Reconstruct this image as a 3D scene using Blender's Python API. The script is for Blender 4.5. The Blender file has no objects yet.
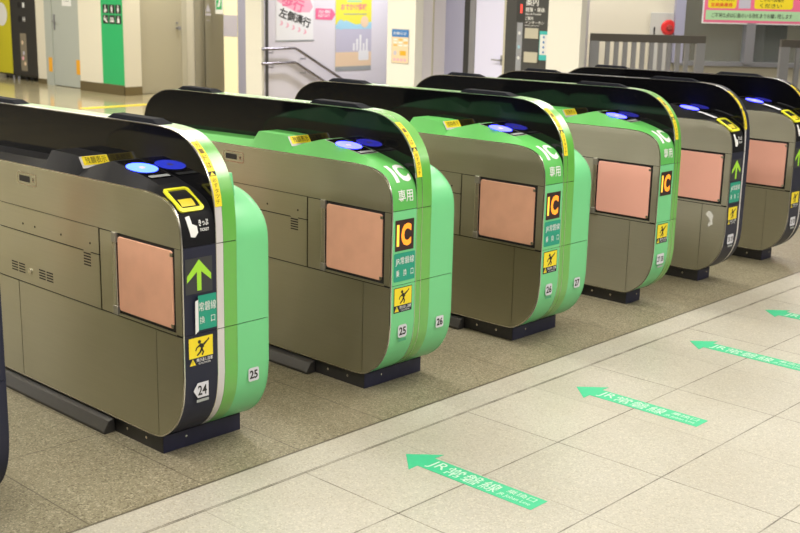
import bpy, bmesh, math, random
from mathutils import Vector, Matrix
random.seed(7)
SC = bpy.context.scene
COL = SC.collection
R = math.radians

# ------------------------------------------------------------------ materials
def nt(name):
    m = bpy.data.materials.new(name); m.use_nodes = True
    n = m.node_tree; b = n.nodes['Principled BSDF']
    return m, n, b

def mat(name, col, rough=.5, metal=0., coat=0., emis=None, estr=0., noise=0., nscale=40., bump=0., spec=.5, trans=0.):
    m, n, b = nt(name)
    c = (*col, 1)
    b.inputs['Base Color'].default_value = c
    b.inputs['Roughness'].default_value = rough
    b.inputs['Metallic'].default_value = metal
    b.inputs['Coat Weight'].default_value = coat
    b.inputs['Coat Roughness'].default_value = .28; b.inputs['Coat IOR'].default_value = 1.5 if coat < 1 else 1.85
    b.inputs['Specular IOR Level'].default_value = spec
    if trans: b.inputs['Transmission Weight'].default_value = trans
    if emis:
        b.inputs['Emission Color'].default_value = (*emis, 1)
        b.inputs['Emission Strength'].default_value = estr
    if noise or bump:
        tc = n.nodes.new('ShaderNodeTexCoord'); nz = n.nodes.new('ShaderNodeTexNoise')
        nz.inputs['Scale'].default_value = nscale; nz.inputs['Detail'].default_value = 6
        n.links.new(tc.outputs['Object'], nz.inputs['Vector'])
        if noise:
            mx = n.nodes.new('ShaderNodeMix'); mx.data_type = 'RGBA'
            mx.inputs['A'].default_value = (*[v*(1-noise) for v in col], 1)
            mx.inputs['B'].default_value = (*[min(1, v*(1+noise)) for v in col], 1)
            n.links.new(nz.outputs['Fac'], mx.inputs['Factor'])
            n.links.new(mx.outputs['Result'], b.inputs['Base Color'])
        if bump:
            bp = n.nodes.new('ShaderNodeBump'); bp.inputs['Strength'].default_value = bump; bp.inputs['Distance'].default_value = .002
            n.links.new(nz.outputs['Fac'], bp.inputs['Height']); n.links.new(bp.outputs['Normal'], b.inputs['Normal'])
    return m

ANROT = .25
def steel_mat(name, col, rough=.34, vertical=False):
    m, n, b = nt(name)
    tc = n.nodes.new('ShaderNodeTexCoord'); mp = n.nodes.new('ShaderNodeMapping')
    mp.inputs['Scale'].default_value = (300, 300, 4) if vertical else (4, 4, 320)
    nz = n.nodes.new('ShaderNodeTexNoise'); nz.inputs['Scale'].default_value = 1; nz.inputs['Detail'].default_value = 1.5
    n.links.new(tc.outputs['Object'], mp.inputs['Vector']); n.links.new(mp.outputs['Vector'], nz.inputs['Vector'])
    n2 = n.nodes.new('ShaderNodeTexNoise'); n2.inputs['Scale'].default_value = 5; n2.inputs['Detail'].default_value = 5
    n.links.new(tc.outputs['Object'], n2.inputs['Vector'])
    ad = n.nodes.new('ShaderNodeMath'); ad.operation = 'ADD'
    n.links.new(n2.outputs['Fac'], ad.inputs[0]); n.links.new(n2.outputs['Fac'], ad.inputs[1])
    mr = n.nodes.new('ShaderNodeMapRange'); mr.inputs['From Min'].default_value = .6; mr.inputs['From Max'].default_value = 1.4
    mr.inputs['To Min'].default_value = rough-.02; mr.inputs['To Max'].default_value = rough+.05
    n.links.new(ad.outputs['Value'], mr.inputs['Value']); n.links.new(mr.outputs['Result'], b.inputs['Roughness'])
    mx = n.nodes.new('ShaderNodeMix'); mx.data_type = 'RGBA'
    mx.inputs['A'].default_value = (*[v*.95 for v in col], 1); mx.inputs['B'].default_value = (*[v*1.05 for v in col], 1)
    n.links.new(nz.outputs['Fac'], mx.inputs['Factor']); n.links.new(mx.outputs['Result'], b.inputs['Base Color'])
    b.inputs['Metallic'].default_value = 1.0
    cx_ = n.nodes.new('ShaderNodeCombineXYZ'); cx_.inputs['Y'].default_value = 1.0; n.links.new(cx_.outputs[0], b.inputs['Tangent'])
    b.inputs['Anisotropic'].default_value = .9; b.inputs['Anisotropic Rotation'].default_value = ANROT
    return m

M = {}
M['steel'] = steel_mat('brushed stainless steel', (.445, .428, .322), .30)
M['steel_pale'] = steel_mat('pale stainless steel', (.57, .55, .455), .35)
M['steel_v'] = steel_mat('stainless cladding', (.50, .49, .45), .3, True)
M['bright'] = mat('bright steel trim', (.62, .60, .55), .25, 1.)
M['frame2'] = mat('hinge grey', (.36, .345, .30), .35, .7)
M['alu'] = mat('grey aluminium', (.33, .33, .36), .4, .6)
M['black'] = mat('black core', (.008, .008, .009), .6)
M['acryl'] = mat('black acrylic', (.004, .004, .005), .05, 0, 0, spec=.30)
M['blackdeck'] = mat('black satin plastic', (.009, .009, .011), .5, 0, 0, spec=.12)
M['sensor'] = mat('dark sensor bar', (.010, .011, .016), .65, 0, 0, spec=.05)
M['navy'] = mat('navy enamel', (.018, .020, .040), .42, 0, 0, spec=.3)
M['navybase'] = mat('navy plinth paint', (.014, .015, .045), .45, noise=.3, nscale=30)
M['blackbase'] = mat('black plinth paint', (.018, .017, .017), .42, noise=.3, nscale=30)
M['kick'] = mat('dark kick plate', (.028, .026, .025), .42, noise=.2)
M['mint'] = mat('mint green enamel', (.165, .60, .255), .38, 0, .2)
M['grass'] = mat('grass green enamel', (.095, .42, .035), .34, 0, 1.)
M['deckgreen'] = mat('green deck plastic', (.105, .44, .095), .5, 0, 0, spec=.35)
M['whitetrim'] = mat('pale grey trim', (.60, .57, .58), .34, 0, 1.)
M['copper'] = mat('scuffed copper flap', (.70, .37, .25), .5, .1, noise=.12, nscale=14)
M['pink'] = mat('salmon flap', (.80, .40, .32), .5, 0, noise=.04, nscale=8)
M['yellow'] = mat('yellow sticker', (.86, .68, .02), .45)
M['yellowrim'] = mat('yellow slot frame', (.80, .78, .03), .4)
M['yellowslot'] = mat('yellow slot', (.62, .50, .02), .5)
M['ink'] = mat('black ink', (.015, .013, .013), .6)
M['white'] = mat('white print', (.80, .80, .80), .5)
M['paper'] = mat('white sticker', (.66, .66, .72), .5)
M['greyprint'] = mat('grey print', (.33, .35, .35), .5)
M['greyprint2'] = mat('pale scuff', (.66, .65, .62), .6)
M['teal'] = mat('teal sticker', (.010, .31, .205), .4)
M['led'] = mat('dark led panel', (.03, .008, .01), .3)
M['ledback'] = mat('dark grey panel', (.035, .037, .04), .35)
M['orange'] = mat('orange led', (.9, .3, .02), .5, emis=(1, .27, .015), estr=.85)
M['orange2'] = mat('yellow led', (.9, .5, .05), .5, emis=(1, .55, .06), estr=.9)
M['lime'] = mat('lime led', (.28, .55, .03), .5, emis=(.36, .70, .04), estr=.22)
M['cyanlight'] = mat('pale cyan reader light', (.05, .1, .2), .4, emis=(.027, .055, 1.0), estr=12)
M['bluelight'] = mat('pale blue reader light', (.05, .05, .2), .4, emis=(.042, .046, 1.0), estr=11)
M['readercore'] = mat('reader centre', (.6, .4, .6), .4, emis=(.62, .55, .95), estr=.75)
M['lcd'] = mat('dull lcd', (.045, .05, .02), .3)
M['floorgreen'] = mat('green floor tape', (.035, .47, .235), .5, noise=.08, nscale=60)
M['floorwhite'] = mat('worn white print', (.52, .68, .58), .55, noise=.15, nscale=80)

# ------------------------------------------------------------------ mesh builder
class MB:
    def __init__(s): s.v = []; s.f = []; s.k = []; s.mats = []
    def mi(s, m):
        if m not in s.mats: s.mats.append(m)
        return s.mats.index(m)
    def add(s, vs, fs, m):
        o = len(s.v); k = s.mi(m); s.v += [tuple(v) for v in vs]
        for f in fs: s.f.append(tuple(i+o for i in f)); s.k.append(k)
    def prism(s, poly, x0, x1, m, msides=None):       # poly: (y,z) outline extruded along X
        n = len(poly)
        s.add([(x0, y, z) for y, z in poly] + [(x1, y, z) for y, z in poly],
              [tuple(range(n-1, -1, -1)), tuple(range(n, 2*n))] if msides is None else [], m)
        if msides is not None:
            s.add([(x0, y, z) for y, z in poly], [tuple(range(n-1, -1, -1))], msides); s.add([(x1, y, z) for y, z in poly], [tuple(range(n))], msides)
        o = [(x0, y, z) for y, z in poly] + [(x1, y, z) for y, z in poly]
        s.add(o, [(i, (i+1) % n, n+(i+1) % n, n+i) for i in range(n)], m)
    def box(s, a, b, m):
        (x0, y0, z0), (x1, y1, z1) = a, b
        s.add([(x0,y0,z0),(x1,y0,z0),(x1,y1,z0),(x0,y1,z0),(x0,y0,z1),(x1,y0,z1),(x1,y1,z1),(x0,y1,z1)],
              [(0,3,2,1),(4,5,6,7),(0,1,5,4),(1,2,6,5),(2,3,7,6),(3,0,4,7)], m)
    def tube(s, path, r, m, n=10):
        pts = [Vector(p) for p in path]; rings = []; vs = []
        for i, p in enumerate(pts):
            d = (pts[min(i+1, len(pts)-1)] - pts[max(i-1, 0)]).normalized()
            a = d.orthogonal().normalized() if abs(d.z) > .99 else d.cross(Vector((0,0,1))).normalized(); b = d.cross(a)
            vs += [p + (a*math.cos(t) + b*math.sin(t))*r for t in [2*math.pi*k/n for k in range(n)]]
        fs = [(i*n+k, i*n+(k+1) % n, (i+1)*n+(k+1) % n, (i+1)*n+k) for i in range(len(pts)-1) for k in range(n)]
        fs += [tuple(range(n-1, -1, -1)), tuple(range((len(pts)-1)*n, len(pts)*n))]
        s.add(vs, fs, m)
    def cyl(s, c, ax, r, h, m, n=24, r2=None):
        c = Vector(c); ax = Vector(ax).normalized(); a = ax.orthogonal().normalized(); b = ax.cross(a); r2 = r if r2 is None else r2
        vs = [c + (a*math.cos(t)+b*math.sin(t))*r for t in [2*math.pi*k/n for k in range(n)]]
        vs += [c + ax*h + (a*math.cos(t)+b*math.sin(t))*r2 for t in [2*math.pi*k/n for k in range(n)]]
        s.add(vs, [tuple(range(n-1,-1,-1)), tuple(range(n, 2*n))] + [(k, (k+1)%n, n+(k+1)%n, n+k) for k in range(n)], m)
    def mapped(s, vf, fn, m):                          # (verts2d, faces) through fn(u,v)->xyz
        vs, fs = vf; s.add([fn(u, v) for u, v in vs], fs, m)
    def build(s, name, parent=None, tf=None, smooth=False, bevel=0., origin=None):
        me = bpy.data.meshes.new(name)
        vs = [tf(*v) for v in s.v] if tf else s.v
        org = Vector(origin) if origin else Vector((0,0,0))
        me.from_pydata([tuple(Vector(v)-org) for v in vs], [], s.f)
        for m in s.mats: me.materials.append(m)
        me.polygons.foreach_set('material_index', s.k)
        me.update()
        bm = bmesh.new(); bm.from_mesh(me)
        bmesh.ops.remove_doubles(bm, verts=bm.verts, dist=1e-6)
        closed = all(len(e.link_faces) == 2 for e in bm.edges)
        if closed: bmesh.ops.recalc_face_normals(bm, faces=bm.faces)
        bm.to_mesh(me); bm.free()
        if smooth:
            me.polygons.foreach_set('use_smooth', [True]*len(me.polygons))
            me.set_sharp_from_angle(angle=R(smooth if smooth is not True else 32))
        o = bpy.data.objects.new(name, me); COL.objects.link(o)
        if parent: o.parent = parent
        if origin: o.location = org
        if bevel:
            b = o.modifiers.new('soft edges', 'BEVEL'); b.width = bevel; b.segments = 2; b.limit_method = 'ANGLE'; b.angle_limit = R(40)
        return o

def tag(o, label=None, cat=None, group=None, kind=None):
    if label: o['label'] = label
    if cat: o['category'] = cat
    if group: o['group'] = group
    if kind: o['kind'] = kind
    return o
def empty(name, loc, label, cat, group=None):
    o = bpy.data.objects.new(name, None); COL.objects.link(o); o.location = loc; o.empty_display_size = .1
    return tag(o, label, cat, group)
def struct(mb, name, **k): return tag(mb.build(name, **k), kind='structure')

# ------------------------------------------------------------------ 2d shapes
_tc = {}
def text2d(t, bold=0.):
    if (t, bold) in _tc: return _tc[(t, bold)]
    cu = bpy.data.curves.new('lettering', 'FONT'); cu.body = t; cu.size = 1; cu.offset = bold; cu.resolution_u = 3
    o = bpy.data.objects.new('lettering', cu); COL.objects.link(o)
    bpy.context.view_layer.update()
    me = bpy.data.meshes.new_from_object(o.evaluated_get(bpy.context.evaluated_depsgraph_get()))
    v = [(p.co.x, p.co.y) for p in me.vertices]; f = [tuple(p.vertices) for p in me.polygons]
    bpy.data.objects.remove(o); bpy.data.curves.remove(cu); bpy.data.meshes.remove(me)
    if v:
        x0 = min(p[0] for p in v); x1 = max(p[0] for p in v); y0 = min(p[1] for p in v); y1 = max(p[1] for p in v)
        v = [((p[0]-x0)/(x1-x0), (p[1]-y0)/(y1-y0)) for p in v]
    _tc[(t, bold)] = (v, f); return v, f
def fit(vf, u0, v0, u1, v1, sub=0):
    v, f = vf
    v = [(u0+(u1-u0)*a, v0+(v1-v0)*b) for a, b in v]
    if sub:
        bm = bmesh.new(); bv = [bm.verts.new((a, b, 0)) for a, b in v]
        for q in f:
            try: bm.faces.new([bv[i] for i in q])
            except ValueError: pass
        for k in range(1, sub):
            bmesh.ops.bisect_plane(bm, geom=bm.verts[:]+bm.edges[:]+bm.faces[:], plane_co=(0, v0+(v1-v0)*k/sub, 0), plane_no=(0, 1, 0))
        bm.verts.index_update()
        v = [(p.co.x, p.co.y) for p in bm.verts]; f = [tuple(p.index for p in q.verts) for q in bm.faces]; bm.free()
    return v, f
def rect(u0, v0, u1, v1, n=1):
    v = [(u, v0+(v1-v0)*k/n) for k in range(n+1) for u in (u0, u1)]
    return v, [(2*k, 2*k+1, 2*k+3, 2*k+2) for k in range(n)]
def poly(pts): return list(pts), [tuple(range(len(pts)))]
def rrect_pts(u0, v0, u1, v1, r, n=4):
    out = []
    for cx, cy, a in ((u1-r, v0+r, -90), (u1-r, v1-r, 0), (u0+r, v1-r, 90), (u0+r, v0+r, 180)):
        out += [(cx+r*math.cos(R(a+90*k/n)), cy+r*math.sin(R(a+90*k/n))) for k in range(n+1)]
    return out
def rrect(*a): return poly(rrect_pts(*a))
def ring(outer, inner):
    n = len(outer); return outer+inner, [(i, (i+1) % n, n+(i+1) % n, n+i) for i in range(n)]
def disc(cu, cv, r, n=28, asp=1.): return poly([(cu+r*math.cos(2*math.pi*k/n), cv+r*asp*math.sin(2*math.pi*k/n)) for k in range(n)])
def txt(t, u0, v0, u1, v1, bold=.0, sub=0): return fit(text2d(t, bold), u0, v0, u1, v1, sub)

# ------------------------------------------------------------------ gate profiles (y towards the concourse behind, z up)
YF, YB = -.155, 1.735
def catmull(P, n=3):
    out = []
    for i in range(len(P)-1):
        p0 = P[max(i-1, 0)]; p1 = P[i]; p2 = P[i+1]; p3 = P[min(i+2, len(P)-1)]
        for k in range(n):
            t = k/n
            out.append(tuple(.5*((2*p1[j]) + (-p0[j]+p2[j])*t + (2*p0[j]-5*p1[j]+4*p2[j]-p3[j])*t*t + (-p0[j]+3*p1[j]-3*p2[j]+p3[j])*t**3) for j in (0, 1)))
    return out + [P[-1]]
LOW_F = catmull([(.06, .066), (-.012, .074), (-.08, .118), (-.122, .172), (-.146, .235), (-.155, .31)], 4)       # bottom front corner
UP_F = catmull([(-.155, .778), (-.150, .835), (-.137, .878), (-.115, .908), (-.075, .930), (-.02, .943), (.06, .948)], 4)
UP_B = catmull([(1.45, .938), (1.56, .925), (1.64, .897), (1.70, .85), (1.728, .80), (1.735, .74)], 4)
LOW_B = [(2*.79-y, z) for y, z in reversed(LOW_F)]
SIDE = LOW_F + UP_F + UP_B + LOW_B                                   # outline of the stainless side, convex
DECK_F = catmull([(-.155, .778), (-.151, .835), (-.139, .88), (-.112, .916), (-.075, .938), (-.02, .957), (.06, .978)], 4)
DECK = DECK_F + [(.075, .981), (.18, .9994), (.285, 1.0178), (.315, 1.011), (.40, .990), (.468, .968), (.497, 1.010), (.56, 1.012), (.70, 1.012), (.738, .969), (.9, .966), (1.08, .963)] + \
       catmull([(1.45, .955), (1.56, .943), (1.645, .91), (1.705, .858), (1.731, .80), (1.735, .74)], 4)
SP_F = catmull([(-.155, .76), (-.153, .84), (-.143, .93), (-.122, .995), (-.08, 1.056), (-.024, 1.102), (.045, 1.132), (.13, 1.144), (.24, 1.147)], 4)
SP_B = catmull([(1.40, 1.136), (1.54, 1.128), (1.63, 1.098), (1.69, 1.056), (1.722, 1.0), (1.735, .92), (1.735, .76)], 4)
SPINE = LOW_F + SP_F + SP_B + LOW_B
def clip(P, ax, val, keep_above):
    out = []; n = len(P)
    for i in range(n):
        a, b = P[i], P[(i+1) % n]
        ia = (a[ax] >= val) == keep_above; ib = (b[ax] >= val) == keep_above
        if ia: out.append(a)
        if ia != ib:
            t = (val-a[ax])/(b[ax]-a[ax]); out.append((a[0]+(b[0]-a[0])*t, a[1]+(b[1]-a[1])*t))
    return out
def cut(P, y0=None, y1=None, z0=None, z1=None):
    if y0 is not None: P = clip(P, 0, y0, True)
    if y1 is not None: P = clip(P, 0, y1, False)
    if z0 is not None: P = clip(P, 1, z0, True)
    if z1 is not None: P = clip(P, 1, z1, False)
    return P
def inset(P, d):
    cy = sum(p[0] for p in P)/len(P); ys = [p[0] for p in P]; zs = [p[1] for p in P]
    my, mz = (min(ys)+max(ys))/2, (min(zs)+max(zs))/2; hy, hz = (max(ys)-min(ys))/2, (max(zs)-min(zs))/2
    return [(my+(y-my)*(hy-d)/hy, mz+(z-mz)*(hz-d)/hz) for y, z in P]
class Path:                                              # arc-length walk up a profile; s < 0 continues straight down
    def __init__(s, P):
        s.P = P; s.L = [0]
        for a, b in zip(P, P[1:]): s.L.append(s.L[-1]+math.dist(a, b))
    def at(s, d, eps=0.):
        if d <= 0: return s.P[0][0]-eps, s.P[0][1]+d
        for i in range(len(s.P)-1):
            if d <= s.L[i+1] or i == len(s.P)-2:
                t = (d-s.L[i])/(s.L[i+1]-s.L[i]); a, b = s.P[i], s.P[i+1]
                ny, nz = -(b[1]-a[1])/(s.L[i+1]-s.L[i]), (b[0]-a[0])/(s.L[i+1]-s.L[i])
                return a[0]+(b[0]-a[0])*t+ny*eps, a[1]+(b[1]-a[1])*t+nz*eps
PD = Path(DECK); PS = Path(SP_F)
def on_deck(eps): return lambda u, v: (u, *PD.at(v, eps))
def on_spine(eps): return lambda u, v: (u, *PS.at(v, eps))
def on_front(eps): return lambda u, v: (u, YF-eps, v)

def runner(u0, v0, u1, v1):                              # tumbling figure of the caution sticker, as stick polygons
    w, h = u1-u0, v1-v0
    def P(*q): return poly([(u0+w*a, v0+h*b) for a, b in q])
    return [disc(u0+w*.36, v0+h*.80, .10*w), P((.38,.72),(.62,.66),(.66,.48),(.50,.40),(.34,.55)), P((.60,.68),(.86,.84),(.92,.78),(.66,.56)), P((.86,.84),(.97,.95),(1.0,.86),(.92,.78)),
            P((.36,.66),(.16,.52),(.20,.46),(.42,.56)), P((.16,.54),(.08,.34),(.15,.32),(.23,.48)), P((.46,.46),(.34,.22),(.44,.18),(.60,.42)), P((.34,.24),(.16,.08),(.24,.03),(.44,.18)), P((.54,.42),(.66,.20),(.56,.02),(.48,.05),(.56,.20),(.46,.36))]

# ------------------------------------------------------------------ one half of a gate
def gate_half(root, ox, tf, theme, end, num, single=False, flap='copper', front=True):
    """tf places the half; theme navy/green; end: 'reader' shows its reader end to the camera, 'plain' its rear end"""
    cov = M['navy'] if theme == 'navy' else M['mint']
    dk = M['blackdeck'] if theme == 'navy' else M['deckgreen'] if end == 'reader' else M['mint']
    b = MB(); b.prism(inset(SIDE, .004), -.0125, .128, M['black']); b.build('inner_frame', root, tf)
    # coloured end covers (wrap round the profile), three bands split by dark seams
    for nm, z0, z1 in (('middle_cover', .4735, .7755), ('lower_cover', None, .4705)):
        b = MB(); P = cut(SIDE, z0=z0, z1=z1); b.prism(P, -.0105, .1275, cov); o = b.build(nm, root, tf, smooth=30)
        if nm == 'lower_cover': low = o
        else: mid = o
    # deck: shoulder from the side edge up to the raised deck, then across to the spine
    b = MB(); n = len(DECK); side_top = [p for p in SIDE if p[1] >= .7399]
    pa = Path(UP_F + UP_B)
    A = []
    for y, z in DECK:
        best = min(((abs(y-q[0])+.7*abs(z-q[1]), q) for q in [pa.at(pa.L[-1]*k/900) for k in range(901)]), key=lambda t: t[0])[1]
        A.append(best)
    A[0] = (-.155, .7785); A[-1] = (1.735, .74)
    B0 = [(y, max(z, .7785 if y < 0 else .74)) for y, z in DECK]
    vs = [(-.0105, y, z) for y, z in A] + [(.021, y, z) for y, z in B0] + [(.128, y, z) for y, z in B0]
    fs = []
    for i in range(n-1):
        fs += [(i, i+1, n+i+1, n+i), (n+i, n+i+1, 2*n+i+1, 2*n+i)]
    b.add(vs, fs, dk)
    deck = b.build('deck', root, tf, smooth=28)
    if end == 'plain' and ox == 0:                       # small raised fin at the rear end of the deck
        b = MB(); b.prism([(1.40, .93), (1.65, .88), (1.628, .992), (1.46, .965)], .056, .100, dk); b.build('deck_fin', root, tf, bevel=.004)
    # bright corner trim
    b = MB(); P1 = inset(SIDE, -.0008); P2 = inset(SIDE, .0035)
    nn = len(P1); xs = (-.0150, -.0098)
    b.add([(xs[0], *p) for p in P1]+[(xs[1], *p) for p in P1]+[(xs[0], *p) for p in P2], [(i, (i+1) % nn, nn+(i+1) % nn, nn+i) for i in range(nn)]+[(i, 2*nn+i, 2*nn+(i+1) % nn, (i+1) % nn) for i in range(nn)], M['bright'] if end == 'reader' else cov)
    b.build('edge_trim', root, tf, smooth=30)
    # stainless plates
    S = inset(SIDE, .0035)
    def plate(nm, y0, y1, z0, z1, x=-.016, m='steel_pale' if single else 'steel'):
        q = MB(); q.prism(cut(S, y0, y1, z0, z1), x, -.0118, M[m]); return q.build(nm, root, tf)
    g = .0024
    top = plate('upper_side_panel', None, None, .7735, None)
    plate('service_strip', .340+g, None, .672+g, .7705)
    sp = plate('access_panel', .340+g, None, .467+g, .672-g)
    plate('hinge_panel', .252, .340-g, .467+g, .769, x=-.0140)
    plate('front_strip', None, -.117, .4735, .7705)
    plate('sill_plate', -.117, .25, .467+g, .478)
    for y0, y1 in ((None, -.0012), (.0012, .935), (.939, None)):
        lp = plate('lower_side_panel', y0, y1, None, .467-g)
        if y0 is None and num == '28 29':
            q = MB(); q.mapped(poly([(-.026, .408), (-.044, .430), (-.060, .428), (-.076, .405), (-.070, .380), (-.078, .350), (-.066, .352), (-.050, .335), (-.044, .350), (-.058, .372), (-.046, .392)]), lambda u, v: (-.0166, u, v), M['greyprint2']); q.build('scuff', lp, tf)
    # flap: recessed pad in a dark opening, hinge bar at its back
    q = MB(); q.add(*[[(-.0185 if k else -.013, y, z) for k in (0, 1) for y, z in rrect_pts(-.104, .490, .219, .761, .012)], [tuple(range(20, 40))] + [(i, (i+1) % 20, 20+(i+1) % 20, 20+i) for i in range(20)]], M[flap])
    fl = q.build('flap', root, tf, bevel=.002)
    for z in (.500, .748):
        q = MB(); q.box((-.0195, -.108, z-.006), (-.0125, -.094, z+.006), M['bright']); q.build('flap_bracket', fl, tf)
    q = MB(); q.box((-.0220, .226, .476), (-.0125, .249, .770), M['bright']); q.box((-.0245, .224, .738), (-.0125, .251, .774), M['frame2']); q.box((-.0245, .224, .472), (-.0125, .251, .505), M['frame2'])
    q.build('flap_hinge', root, tf, bevel=.002)
    # recessed latch
    q = MB(); w = lambda u, v: (-.0166, u, v)
    q.mapped(ring(rrect_pts(.758, .862, .905, .914, .012), rrect_pts(.766, .869, .897, .907, .009)), w, M['bright'])
    q.mapped(rrect(.766, .869, .897, .907, .009), lambda u, v: (-.0163, u, v), M['steel']); q.mapped(rrect(.808, .876, .888, .900, .004), w, M['ink'])
    q.mapped(disc(.785, .888, .010), w, M['bright']); q.mapped(disc(.785, .888, .004), lambda u, v: (-.017, u, v), M['ink'])
    q.build('latch', top, tf)
    # vents, lock and screws
    for gy, zb, gl, nk in ((.985, .504, .104, 4), (.775, .504, .104, 4), (.446, .618, .048, 5)):
        q = MB(); ft = lambda u, v: (-.0164, u, v)
        q.mapped(rect(gy-gl, zb-.004, gy, zb+nk*.011+.002), lambda u, v: (-.01625, u, v), M['steel'])
        for k in range(nk):
            for g2 in ((gy, gy-.056) if nk == 4 else (gy,)): q.mapped(rect(g2-.048, zb+k*.0108, g2, zb+.0056+k*.0108), ft, M['ink'])
        q.build('vent', sp, tf)
    q = MB(); q.cyl((-.0160, .842, .520), (-1, 0, 0), .011, .004, M['bright']); q.build('lock', sp, tf)
    for y in (.88, .79, .60, .40):
        q = MB(); q.cyl((-.0160, y, .706), (-1, 0, 0), .0042, .0012, M['ink'], 10); q.build('screw', root, tf)
    if end == 'plain':
        # the end facing the camera is the rear of this half
        f2 = lambda eps: (lambda u, v: (.344-u, 2*.79-(YF-eps), v))
        q = MB(); q.mapped(rrect(.264, .247, .312, .297, .008), f2(.0012), M['paper'])
        q.mapped(txt(num, .269, .256, .306, .288, .03), f2(.0020), M['ink']); q.build('number_sticker', low, tf)
        return
    # ---- reader end: stickers and lights
    fr = on_front
    # reader plate and light
    q = MB()
    if theme == 'green': q.mapped(rect(.0225, .333, .1235, .553, 10), on_deck(.0010), M['whitetrim'])
    q.mapped(rect(.026, .337, .120, .549, 10), on_deck(.0016), M['acryl']); rp = q.build('reader_plate', deck, tf)
    s0 = min(range(200), key=lambda k: abs(PD.at(.3+k*.001)[0]-.180)); sc_ = .3+s0*.001
    q = MB(); lm = M['cyanlight'] if ox == 0 else M['bluelight']
    q.mapped(disc(.068, sc_, .056, 36), on_deck(.0026), lm); q.mapped(disc(.068, sc_, .012, 16), on_deck(.0034), M['readercore']); q.build('reader_light', rp, tf)
    q = MB(); q.mapped(rrect(.030, .344, .112, .366, .003) if not (single and theme == 'navy') else rect(.012, .255, .052, .372, 6), on_deck(.0030), M['greyprint' if not (single and theme == 'navy') else 'paper']); q.build('reader_card_strip', rp, tf)
    # display housing label, lcd
    if not single or theme == 'green':
        sl = min(range(400), key=lambda k: abs(PD.at(.45+k*.001)[0]-.468)+abs(PD.at(.45+k*.001)[1]-.968)); sl = .45+sl*.001
        q = MB(); q.mapped(rrect(.010, sl+.001, .1275, sl+.0495, .003), on_deck(.0012), M['whitetrim']); q.mapped(rrect(.019, sl+.012, .1265, sl+.0485, .003), on_deck(.0020), M['yellow'])
        q.mapped(txt('残額表示',   .030, sl+.017, .118, sl+.045, .0), on_deck(.0028), M['ink']); q.build('display_label', deck, tf)
        q = MB(); q.mapped(rrect(.05, sl-.150, .124, sl-.030, .003), on_deck(.0012), M['lcd']); q.build('display_screen', deck, tf)
    if theme == 'green':
        q = MB(); q.mapped(txt('I', .026, .112, .046, .208, .05, 8), on_deck(.0014), M['white']); q.mapped(txt('C', .053, .112, .116, .208, .05, 8), on_deck(.0014), M['white'])
        q.mapped(txt('専用', .022, .032, .106, .082, .006, 3), on_deck(.0014), M['white']); q.build('card_only_lettering', deck, tf)
        q = MB(); q.mapped(rect(.004, .614, .112, .740), fr(.0015), M['led'])
        q.mapped(txt('I', .012, .634, .026, .722, .05), fr(.0022), M['orange2']); q.mapped(txt('C', .038, .632, .096, .724, .05), fr(.0022), M['orange']); q.build('led_display', mid, tf)
        if not single:
            q = MB(); q.mapped(rrect(.000, .488, .122, .605, .006), fr(.0014), M['teal'])
            q.mapped(txt('JR常磐線', .008, .553, .116, .588), fr(.0021), M['white']); q.mapped(txt('乗　換　口', .012, .508, .114, .536), fr(.0021), M['white']); q.build('transfer_sticker', mid, tf)
    else:
        # ticket slot: yellow frame over the curve, dark mouth, yellow throat
        a, c = .118, .238
        outer = rrect_pts(-.002, a, .098, c, .014); inner = rrect_pts(.008, a+.013, .088, c-.011, .008)
        q = MB(); q.mapped(poly(inner), on_deck(.0012), M['ink'])
        n_ = len(outer)
        q.add([on_deck(.0075)(*p) for p in outer] + [on_deck(.0075)(*p) for p in inner] + [on_deck(-.001)(*p) for p in outer] + [on_deck(-.001)(*p) for p in inner],
              [(i, (i+1) % n_, n_+(i+1) % n_, n_+i) for i in range(n_)] + [(2*n_+i, 2*n_+(i+1) % n_, (i+1) % n_, i) for i in range(n_)] + [(n_+i, n_+(i+1) % n_, 3*n_+(i+1) % n_, 3*n_+i) for i in range(n_)], M['yellowrim'])
        q.mapped(rect(.016, a+.020, .072, a+.052, 3), on_deck(.003), M['yellowslot']); q.build('ticket_slot', deck, tf)
        q = MB(); q.mapped(fit(poly([(.0, .95), (.42, 1.), (.52, .62), (.95, .5), (1., .2), (.7, .0), (.3, .05), (.22, .3), (.14, .5)]), .012, .030, .056, .105, 4), on_deck(.0012), M['white'])
        q.mapped(txt('きっぷ', .062, .066, .102, .088, .02, 2), on_deck(.0012), M['white']); q.mapped(txt('TICKET', .064, .048, .102, .058, .02), on_deck(.0012), M['white']); q.build('ticket_lettering', deck, tf)
        q = MB(); q.mapped(rect(-.002, .615, .110, .738), fr(.0012), M['ledback'])
        q.mapped(poly([(.054, .732), (.104, .678), (.104, .656), (.063, .690), (.063, .624), (.045, .624), (.045, .690), (.004, .656), (.004, .678)]), fr(.0020), M['lime']); q.build('entry_arrow', mid, tf)
        u0 = .034 if ox == 0 else .004
        q = MB()
        if num == '24':                                # peeling sticker: left edge curls out
            def cv(e):
                def g_(u, v):
                    t = max(0., .047-u); return (u+.25*t, YF-e-1.2*t, v-.3*t)
                return g_
            q.mapped(rect(.047, .484, .1245, .606), cv(.0024), M['teal'])
            for ua, ub in ((.036, .0395), (.0395, .043), (.043, .047)): q.mapped(rect(ua, .484, ub, .606), cv(.0024), M['teal'])
            q.add([cv(.002)(.036, .600), cv(.002)(.036, .490), (.030, YF-.008, .474), (.031, YF-.008, .590)], [(0, 1, 2, 3)], M['white'])
            q.mapped(txt('常磐線', .050, .550, .122, .582), fr(.0036), M['white']); q.mapped(txt('換　口', .052, .506, .117, .532), fr(.0036), M['white'])
        else:
            q.mapped(rrect(.000, .488, .122, .605, .006), fr(.0014), M['teal'])
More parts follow.
